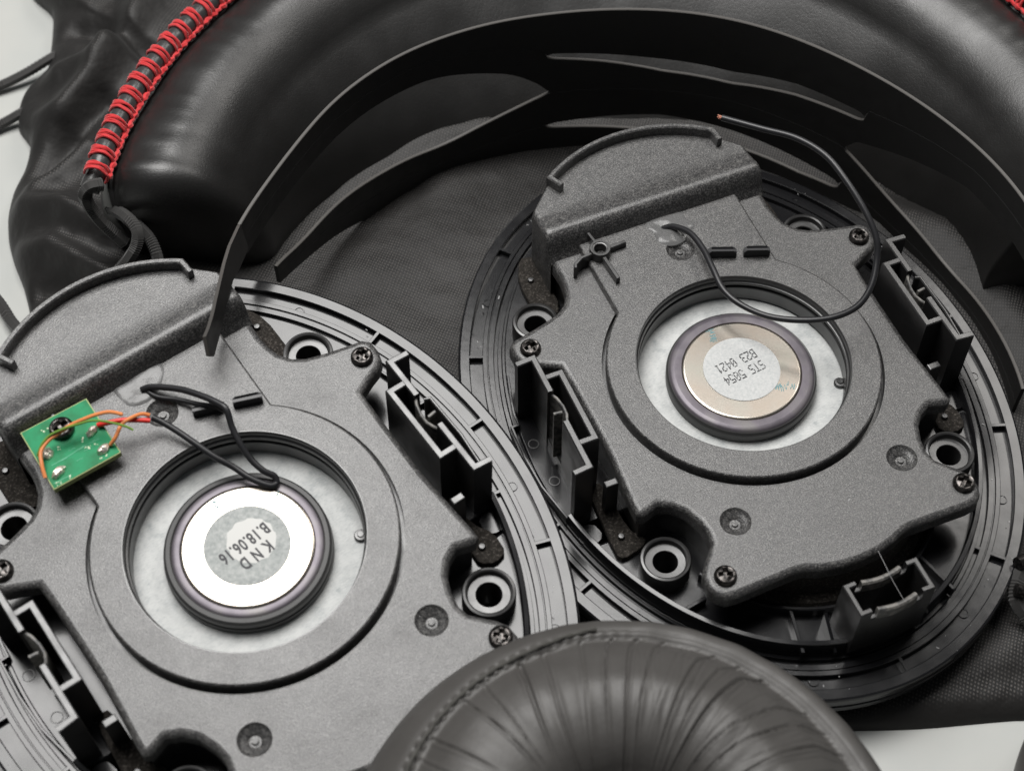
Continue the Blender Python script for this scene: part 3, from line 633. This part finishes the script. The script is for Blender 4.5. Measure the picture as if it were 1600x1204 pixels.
tube(bm, q5([(1095, 385, .9), (980, 362, .92), (860, 385, .9), (740, 430, .86), (640, 475, .8), (540, 540, .76), (430, 620, .72), (365, 720, .68), (375, 840, .62), (405, 950, .54)]), .034, 8)
link("orange_wire", bm, 'orange', cupB)
bm = bmesh.new(); tube(bm, q5([(1190, 525, .8), (1120, 490, .85), (960, 450, .9), (820, 440, .9), (700, 470, .88), (560, 515, .84), (440, 575, .78), (370, 660, .72), (335, 755, .6)]), .022, 8)
link("green_wire", bm, 'greenw', cupB)
# ------------------------------------------------------------------ table
bm = bmesh.new(); prism(bm, [(-60, -50), (60, -50), (60, 60), (-60, 60)], -3, -.12, cap_bottom=True); tb = link("table", bm, 'table', None, smooth=False)
tag(tb, kind='structure')
# ------------------------------------------------------------------ black pouch
out = [(-15.9, 14), (-15.5, 12.2), (-15.35, 10.9), (-15.35, 10.3), (-15.75, 9.5), (-15.75, 8.6), (-15.35, 7.9), (-15.35, 7.1), (-15.5, 6.3), (-15.45, 5.4), (-15.2, 4.6), (-14.8, 3.7), (-14.5, 2.6), (-14.2, 0), (-13, -3), (-10, -5.6), (-5, -6.2), (1.6, -6.45), (4.6, -6.3), (9, -6), (11, 3), (9.5, 12), (0, 18), (-10, 18)]
O = catmull([(x, y, 0) for x, y in out], 16, True)
folds = [([(60, 195), (105, 182), (150, 140), (180, 105)], .8, .45, .45), ([(95, 115), (150, 112), (205, 55), (230, 10)], .8, .4, .4), ([(35, 318), (95, 335), (140, 362), (180, 372)], .8, .45, .35),
         ([(25, 385), (80, 392), (150, 438), (190, 460)], .8, .4, .35), ([(70, 262), (120, 205), (165, 165)], .8, -.35, .3), ([(55, 290), (110, 260), (140, 240)], .8, .3, .3),
         ([(60, 440), (110, 445), (160, 480)], .8, -.3, .3), ([(120, 40), (180, 60), (230, 90)], .8, -.3, .3),
         ([(640, 150), (720, 132), (800, 128)], .3, .35, .5), ([(520, 240), (640, 215), (760, 190)], .3, .4, .4), ([(640, 157), (740, 150), (840, 147)], .3, -.25, .1),
         ([(930, 75), (1080, 82), (1250, 120)], .3, .3, .5), ([(1380, 330), (1470, 350), (1560, 420), (1620, 540)], .5, .6, .55), ([(1340, 260), (1450, 290), (1560, 330)], .5, -.4, .5), ([(1400, 1080), (1500, 1060), (1600, 1000)], .4, .35, .5),
         ([(1330, 1115), (1450, 1100), (1600, 1085)], .3, .3, .25), ([(560, 420), (640, 380), (700, 300)], .3, .25, .8), ([(400, 440), (480, 330), (640, 290)], .3, -.2, .5)]
FW = []
for pts, z, h, w in folds: FW.append(([at(x, y, z).xy for x, y in pts], h, w))
def seg_d(p, a, b):
    ab = b - a; t = max(0, min(1, (p - a).dot(ab) / ab.length_squared)); return (p - a - ab * t).length
def cloth_h(x, y, u):
    p = Vector((x, y)); h = 0
    for pts, hh, w in FW:
        if min((p - q).length for q in pts) > 5: continue
        d = min(seg_d(p, a, b) for a, b in zip(pts, pts[1:])); h += hh * math.exp(-(d / w) ** 2)
    h += .10 * noise.noise(Vector((x * .5, y * .5, 3))) + .05 * noise.noise(Vector((x * 1.7, y * 1.7, 9)))
    left = max(0, min(1, (-9.2 - x) / 3.5)); left = left * left * (3 - 2 * left)
    e = math.sqrt(max(0, 1 - u ** 10))
    mid = max(0, 1 - abs(x + 2) / 9)
    return -.12 + e * ((.42 - .12 * mid) + left * .75 + h * (.50 + .85 * left))
bm = bmesh.new(); C0 = Vector((-3, 3)); NR = 130; rings = []
for k in range(NR + 1):
    u = (k / NR) ** .8; ring = []
    for p in O:
        q = C0 + (p.xy - C0) * u; ring.append(bm.verts.new((q.x, q.y, cloth_h(q.x, q.y, u))))
    rings.append(ring)
for a, b in zip(rings, rings[1:]):
    for i in range(len(O)): face(bm, (a[i], a[(i + 1) % len(O)], b[(i + 1) % len(O)], b[i]))
pouch = link("drawstring_pouch", bm, 'fabric', None, ang=180)
tag(pouch, "black woven drawstring pouch spread crumpled under all the headphone parts", "pouch")
def cord(pts, r, name="drawstring"):
    bm = bmesh.new(); tube(bm, pts, r, 12, 14, rf=lambda i, j, n: 1 + .16 * math.sin(i * 1.5 + j * 2 * math.pi / 12 * 3) * math.sin(i * 1.5 - j * 2 * math.pi / 12 * 3)); return link(name, bm, 'cord', pouch)
Wp = lambda *pts: [at(x, y, z) for x, y, z in pts]
cord(Wp((-60, 160, 0), (-20, 142, .05), (10, 130, .1), (45, 112, .2), (85, 88, .3), (115, 76, .1)), .11)
cord(Wp((-60, 222, 0), (-20, 205, .05), (10, 190, .1), (35, 176, .2), (70, 160, .2)), .11)
cord(Wp((-30, 440, 0), (0, 474, .05), (20, 505, .1), (45, 530, .3), (70, 560, .5)), .12)
cord(Wp((160, 288, 3.3), (140, 292, 3.35), (133, 306, 3.1), (142, 325, 2.7), (157, 345, 2.4), (175, 362, 2.1), (195, 380, 1.8)), .13)
cord(Wp((172, 325, 2.3), (196, 338, 2.5), (213, 358, 2.5), (214, 380, 2.3), (204, 400, 2.1), (190, 418, 1.8), (172, 436, 1.6)), .12)
cord(Wp((212, 350, 2.2), (232, 370, 2.0), (244, 395, 1.8), (250, 425, 1.5)), .11)
cord(Wp((1610, 870, 1.0), (1590, 905, .9), (1588, 935, .8), (1605, 965, .6)), .14)
bm = bmesh.new(); tube(bm, Wp((1606, 872, 1.1), (1590, 880, 1.15)), .12, 12); tube(bm, Wp((1604, 925, 1.0), (1587, 920, 1.05)), .12, 12); link("cord_end", bm, 'screw', pouch)
# ------------------------------------------------------------------ headband strap
TH = [174.0, 166.3, 161.1, 153.6, 146.4, 139.4, 133.9, 125.4, 117.5, 109.1, 101.4, 88.8, 76.7, 68.5, 61.0, 52.0, 43.8, 34.0, 26.1, 16.6, 8, 0]
RR = [7.65, 7.61, 7.51, 7.47, 7.51, 7.63, 7.66, 7.71, 7.66, 7.61, 7.53, 7.51, 7.53, 7.52, 7.47, 7.43, 7.45, 7.51, 7.6, 7.67, 7.7, 7.7]
def interp(x, xs, ys):
    if xs[0] > xs[-1]: xs, ys = xs[::-1], ys[::-1]
    if x <= xs[0]: return ys[0]
    for i in range(len(xs) - 1):
        if x <= xs[i + 1]: return ys[i] + (ys[i + 1] - ys[i]) * (x - xs[i]) / (xs[i + 1] - xs[i])
    return ys[-1]
def sm(x, xs, ys): return (interp(x - 4, xs, ys) + 2 * interp(x, xs, ys) + interp(x + 4, xs, ys)) / 4
def sm2(t, xs, ys):
    k = min(3, abs(t - 101) if t > 60 else abs(50 - t)); return sum(interp(t + k * d, xs, ys) for d in (-1, -.5, 0, .5, 1)) / 5
SC = Vector((-2.05, .1))
def spt(t, z, off=0):
    r = (sm(t, TH, RR) + sm(t + 3, TH, RR) + sm(t - 3, TH, RR)) / 3 + off; a = math.radians(t)
    return Vector((SC.x + r * math.cos(a), SC.y + r * math.sin(a), z))
def slot(t, a0, a1, lo, hi):
    """lower and upper z of a round-ended slot, None outside"""
    if t <= a0 or t >= a1: return None
    e = min(1, min(t - a0, a1 - t) / 1.8); e = math.sqrt(1 - (1 - e) ** 2); m = (lo + hi) / 2
    return m + (lo - m) * e, m + (hi - m) * e
def strap_rows(t):
    bot = interp(t, [0, 30, 100, 125, 135, 145, 152, 160, 170], [.1, .1, .03, .03, .2, .75, 1.08, 1.45, 1.7])
    top = 4.2
    u = slot(t, 47.5, 101.5, interp(t, [47, 60, 71, 82, 92, 101], [2.9, 2.72, 2.45, 2.5, 2.75, 2.95]), interp(t, [47, 60, 71, 85, 101], [3.12, 3.05, 2.80, 2.88, 3.1]))
    l = slot(t, 49.3, 101.5, interp(t, [49, 57, 82, 101], [.68, .57, .66, .87]), interp(t, [49, 60, 82, 101], [.9, 1.0, 1.2, 1.0]))
    mm = None
    if t > 101: mm = (sm2(t, [101, 104, 111, 119, 132, 143, 152, 160, 176], [1.96, 1.76, 1.38, 1.08, 1.25, 1.5, 1.64, 2.0, 2.2]), sm2(t, [101, 105, 111, 120, 133, 167, 176], [1.98, 2.56, 2.84, 3.2, 3.28, 3.35, 3.5]))
    if t < 50: mm = (sm2(t, [0, 10, 26, 40, 50], [1.1, .95, .75, 1.26, 1.9]), interp(t, [27, 37, 48, 50], [3.14, 2.76, 2.28, 1.92]))
    u = u or (2.95, 2.95); l = l or (.75 if bot < .7 else bot + .02,) * 2; mm = mm or (1.95, 1.95)
    if t > 128: l = (bot + .04, bot + .04)
    return [bot, l[0], l[1], mm[0], mm[1], min(u[0], 4.1), u[1], top]
def strap_rows_fix(t):
    r = strap_rows(t)
    if t > 101.5 or t < 47.5: r[5] = r[6] = (r[4] + r[7]) / 2
    if t > 101.5 or t < 49.3: r[1] = r[2] = (r[0] + r[3]) / 2
    return r
bm = bmesh.new(); ts = []
t = 0
while t < 160.01: ts.append(t); t += (.6 if 45 < t < 52 or 99 < t < 105 else 1.5)
def strap_band(k0, k1, ts, th=.075):
    """one continuous band of the strap between row k0 and k1, as a solid"""
    secs = []; op = {}
    for t in ts:
        r = strap_rows_fix(t); z0, z1 = r[k0], r[k1]; gap = k1 == 7 or r[k1 + 1] - r[k1] > .02
        if z1 - z0 < 1e-4: z1 = z0 + 1e-4
        secs.append([bm.verts.new(spt(t, z0, -th / 2)), bm.verts.new(spt(t, z1 - .012, -th / 2)), bm.verts.new(spt(t, z1, -th / 2 + .012)), bm.verts.new(spt(t, z1, th / 2 - .012)), bm.verts.new(spt(t, z1 - .012, th / 2)), bm.verts.new(spt(t, z0, th / 2))]); op[id(secs[-1][0])] = gap
    for a, b in zip(secs, secs[1:]):
        for j in range(6): face(bm, (a[j], a[(j + 1) % 6], b[(j + 1) % 6], b[j]), 1 if (j in (1, 2, 3) and op[id(b[0])]) else 0)
    face(bm, secs[0]); face(bm, secs[-1][::-1])
ts2 = [x for x in ts if x <= 166]
rng = lambda a, b: [x for x in ts if a <= x <= b]
ARM = ts + [161.5, 163, 164.5, 166.3]
strap_band(6, 7, ARM)                     # above the upper slot
strap_band(4, 5, ARM)
strap_band(2, 3, ts2); strap_band(0, 1, ts2)
# webs where there is no slot
for t0, t1, a, b in ((0, 47.5, 5, 6), (101.5, 173.5, 5, 6), (0, 49.3, 1, 2), (101.5, 160, 1, 2), (50, 101, 3, 4)): pass
# arm end that reaches down over the left cup
tipp = [(Vector(spt(166.3, 4.2)), Vector(spt(166.3, 3.37)))] + [(at(x, y, z), at(x2, y2, z2)) for x, y, z, x2, y2, z2 in ((358, 384, 4.40, 386, 388, 3.62), (350, 410, 4.60, 373, 418, 3.95), (344, 435, 4.75, 362, 438, 4.30), (337, 465, 4.82, 354, 466, 4.42), (331, 492, 4.80, 348, 492, 4.36), (325, 512, 4.75, 345, 508, 4.2), (319, 526, 4.72, 342, 520, 4.12), (325, 556, 4.40, 332, 557, 4.15))]
secs = []
for a, b in tipp:
    o = Vector((.035, -.01, .02)); secs.append([bm.verts.new(b - o), bm.verts.new(a - o), bm.verts.new(a + o), bm.verts.new(b + o)])
for a, b in zip(secs, secs[1:]):
    for j in range(4): face(bm, (a[j], a[(j + 1) % 4], b[(j + 1) % 4], b[j]), 1 if j == 1 else 0)
face(bm, secs[0]); face(bm, secs[-1][::-1])
strap = link("headband_strap", bm, ('strap', 'strapedge'), None, ang=35)
tag(strap, "thin black slotted plastic strap standing on edge in a wide arch behind both ear cups", "headband strap")
# ------------------------------------------------------------------ headband cushion
HC = Vector((-2.05, 3.1)); HR = 10.6
def hc(t, u, z):
    a = math.radians(t); r = HR - u; return Vector((HC.x + r * math.cos(a), HC.y + r * math.sin(a), z))
sec = [(-.25, -.1), (-.35, .8), (-.3, 1.8), (-.12, 2.6), (.12, 2.98), (.22, 2.96), (.32, 3.02), (.55, 3.18), (.9, 3.30), (1.25, 3.33), (1.6, 3.24), (2.0, 3.0), (2.35, 2.62), (2.65, 2.1), (2.85, 1.5), (2.98, .9), (3.0, .3), (2.95, -.1)]
bm = bmesh.new(); rings = []; T0, T1 = 178.6, 0.0; NT = 220
S2 = catmull([(u, z, 0) for u, z in sec], 4)
for i in range(NT + 1):
    t = T0 + (T1 - T0) * i / NT
    e = min(1, (T0 - t) / 6); e = math.sqrt(max(0.0, 1 - (1 - e) ** 2)); ring = []
    for s in S2:
        u, z = s.x, s.y
        cu = .6
        if u > 1.6: u += max(0, (2.5 - z) / 2.5) * 2.5 * max(0, math.sin(math.radians(t))) ** 1.5
        uu = cu + (u - cu) * (.35 + .65 * e); zz = z * (.30 + .70 * e) if u > .3 else z * (.45 + .55 * e)
        # puckers running from the seam and soft dents
        k = max(0, 1 - abs(u - .7) / .9); zz += .05 * k * noise.noise(Vector((t * 1.1, u * .7, 0))) + .05 * noise.noise(Vector((t * .12, u * .8, 5)))
        w = math.exp(-((t - 167.5 + (u - 1.2) * 2.2) / .8) ** 2) * max(0, min(1, (u - .3) / .6)) * (1 if u < 2.2 else .3); zz -= .015 * w; zz -= .02 * math.exp(-((t - 171.5 + (u - 1.2) * 1.2) / .6) ** 2) * max(0, min(1, u - .4))
        ring.append(bm.verts.new(hc(t - 4.6 * max(0, 3.2 - zz) / 3.2 * max(0, 1 - (T0 - t) / 30), uu, zz)))
    rings.append(ring)
for a, b in zip(rings, rings[1:]):
    for j in range(len(S2) - 1): face(bm, (a[j], a[j + 1], b[j + 1], b[j]))
face(bm, rings[0]); face(bm, rings[-1][::-1])
cush = link("headband_cushion", bm, 'leather', None, ang=180)
tag(cush, "padded black leather headband cushion with red lace stitching, arched behind the strap", "headband cushion")
bm = bmesh.new(); pp = [hc(175.5 - i * .75, -.02 - .15 * max(0, (i < 3) * (3 - i) / 3), 3.18 - .25 * max(0, (4 - i) / 4)) for i in range(0, 232)]
tube(bm, pp, .205, 14, raw=True, rf=lambda i, j, n: 1 + .05 * math.sin(i * 2.1)); piping = link("piping", bm, 'piping', cush)
bm = bmesh.new(); cc = [hc(174.6 - i * .22, .235 + .012 * math.sin(i * 1.6), 3.13 + .012 * math.cos(i * 1.6)) for i in range(0, 790)]
tube(bm, cc, .05, 6, raw=True, rf=lambda i, j, n: 1 + .3 * math.sin(i * .9)); link("chain_stitch", bm, 'thread', cush)
def stitch(t):
    bm = bmesh.new(); rnd = random.Random(int(t * 10))
    for k, (dt0, dt1) in enumerate(((-.40, .10), (-.24, .30), (-.06, .50), (.12, .66), (.55, -.25), (.40, -.05))):
        pts = []
        for j in range(9):
            f = j / 8; a = math.radians(-50 + 225 * f)
            tt = t + dt0 * 1.0 * (1 - f) * 1.0 + (-dt1) * f * 1.2 + rnd.uniform(-.03, .03)
            rr = .224 + rnd.uniform(0, .03)
            pts.append(hc(tt, -.02 + rr * math.cos(a) , 3.18 + rr * math.sin(a)))
        tube(bm, pts, .028, 6, 3)
    return link("stitch", bm, 'thread', cush)
t = 174.2
while t > 5: stitch(t); t -= 2.28
# ------------------------------------------------------------------ leather ear pads
def warp(r):
    return max(0, 1 - ((r - 3.45) / .9) ** 2) if r < 3.45 else max(0, 1 - ((r - 3.45) / .9))
def ear_pad(name, cx, cy, z0, label, lowl, seed, a0=0, a1=360, seam=True):
    root = bpy.data.objects.new(name, None); COL.objects.link(root); root.location = (cx, cy, z0); root.empty_display_size = .01
    tag(root, label, "ear pad", "leather ear pads")
    prof = [(4.05, -1.4), (4.27, -.75), (4.34, -.25), (4.31, .05), (4.18, .35), (3.95, .62), (3.68, .82), (3.52, .90), (3.47, .935), (3.42, .945), (3.37, .925), (3.30, .93), (3.14, 1.06), (2.85, 1.26), (2.45, 1.40), (2.0, 1.38), (1.6, 1.2), (1.28, .85), (1.08, .35), (1.02, -.4), (1.02, -1.4)]
    S = catmull([(r, z, 0) for r, z in prof], 5); bm = bmesh.new(); N_ = 720; rings = []
    rnd = random.Random(seed)
    creases = [(a + rnd.uniform(-2.6, 2.6), rnd.uniform(.5, 1.1), rnd.uniform(.04, .11), rnd.uniform(3, 9), rnd.uniform(1.0, 3.0), rnd.uniform(1.2, 2.4)) for a in [i * 8.5 for i in range(42)]] + [(a + rnd.uniform(-1, 1), rnd.uniform(.3, .5), rnd.uniform(.012, .03), rnd.uniform(-7, 7), rnd.uniform(.6, 2.4), rnd.uniform(.4, 1.1)) for a in [10 + i * 2.2 for i in range(36)]]
    for i in range(N_):
        an = 360 * i / N_; ring = []
        near = [(c, ((an - c[0] + 180) % 360) - 180) for c in creases]; near = [(c, d) for c, d in near if abs(d) < 12]
        ca, sa = math.cos(math.radians(an)), math.sin(math.radians(an))
        low = lowl(an)
        kw = max(0, min(1, (118 - (an if an < 250 else an - 360)) / 45)); kw = kw * kw * (3 - 2 * kw)
        for s in S:
            r, z = s.x, s.y
            if z > .3: r, z = r + .42 * kw * warp(r), z - .46 * kw * warp(r)
            dz = 0
            if .3 < z or r < 3.3:
                for c, d in near:
                    q = s.x; dd = d - c[3] * (3.3 - q) * .6 - 1.3 * math.sin(q * 1.8 + c[0]); w = c[1] * .55
                    if abs(dd) < 4 * w:
                        fr = math.exp(-((q - (3.35 - c[4] * .45)) / (c[4] * .55)) ** 4) * (1 if q < 3.36 else 0)
                        dz -= c[2] * fr * math.exp(-(dd / w) ** 2); dz += c[2] * .35 * fr * math.exp(-((abs(dd) - 2 * w) / w) ** 2)
            if r < 3.32:
                ph = (an + 6 * math.sin(r * 1.3 + an * .03)) / 7.5 * math.pi + 1.5 * noise.noise(Vector((ca * 3, sa * 3, r * .5)))
                dz += (.022 * (abs(math.sin(ph)) ** .6) - .015) * min(1, (3.32 - r) / .25) * (.6 + .6 * noise.noise(Vector((ca * 5, sa * 5, 7))))
            dz += .05 * noise.noise(Vector((ca * 2.2, sa * 2.2, r * .9 + seed))) * (1 if r < 3.4 else .2) + .018 * noise.noise(Vector((ca * 12 + seed, sa * 12, r * 1.5)))
            if 3.36 < s.x < 3.52 and s.y > .8: dz += .018 * (1 - kw) * math.sin(math.radians(an) * 120)
            if z < -.2: z = z if z > low else low + (z - low) * .02
            ring.append(bm.verts.new((r * ca + dz * .3 * ca, r * sa + dz * .3 * sa + .22 * max(0, min(1, (z - .35) / .5)), z + dz)))
        rings.append(ring)
    for i in range(N_):
        a, b = rings[i], rings[(i + 1) % N_]
        for j in range(len(S) - 1): face(bm, (a[j], a[j + 1], b[j + 1], b[j]))
    link("cushion", bm, 'padleather', root, ang=180)
    bm = bmesh.new()
    pts = []
    for i in range(190, 560):
        an = math.radians(i * .5); w = .5 + .5 * math.sin(i * .5 * math.pi / 3.2); ad = i * .5; kw = max(0, min(1, (118 - (ad if ad < 250 else ad - 360)) / 45)); kw = kw * kw * (3 - 2 * kw); rs = 3.45 + .42 * kw; zs = .955 - .46 * kw
        pts.append(Vector((rs * math.cos(an), rs * math.sin(an) + .22, zs - .02 * kw + .03 * w)))
    tube(bm, pts, .030, 6, raw=True, rf=lambda i, j, n: 1 + .25 * math.sin(i * .5 * math.pi / 1.6)); link("seam_thread", bm, 'padthread', root)
    return root
M['padthread'] = mat("seam_thread_grey", (.07, .068, .062), .6)[0]
ear_pad("ear_pad", -2.78, -10.40, 3.52, "creased black leather ear pad resting across both cups at the lower edge", lambda an: -.08 if 60 < an < 200 else -1.3, 4)
ear_pad("ear_pad", 8.05, -9.3, 1.3, "dark leather ear pad only just showing in the bottom right corner on the white table", lambda an: -1.4, 11)
# ------------------------------------------------------------------ to metres
def to_metres():
    done = set()
    for o in scene.objects:
        if o.type == 'MESH' and o.data.name not in done:
            o.data.transform(Matrix.Scale(CM, 4)); done.add(o.data.name)
        m = o.matrix_basis.copy(); m.translation = m.translation * CM; o.matrix_basis = m
to_metres()
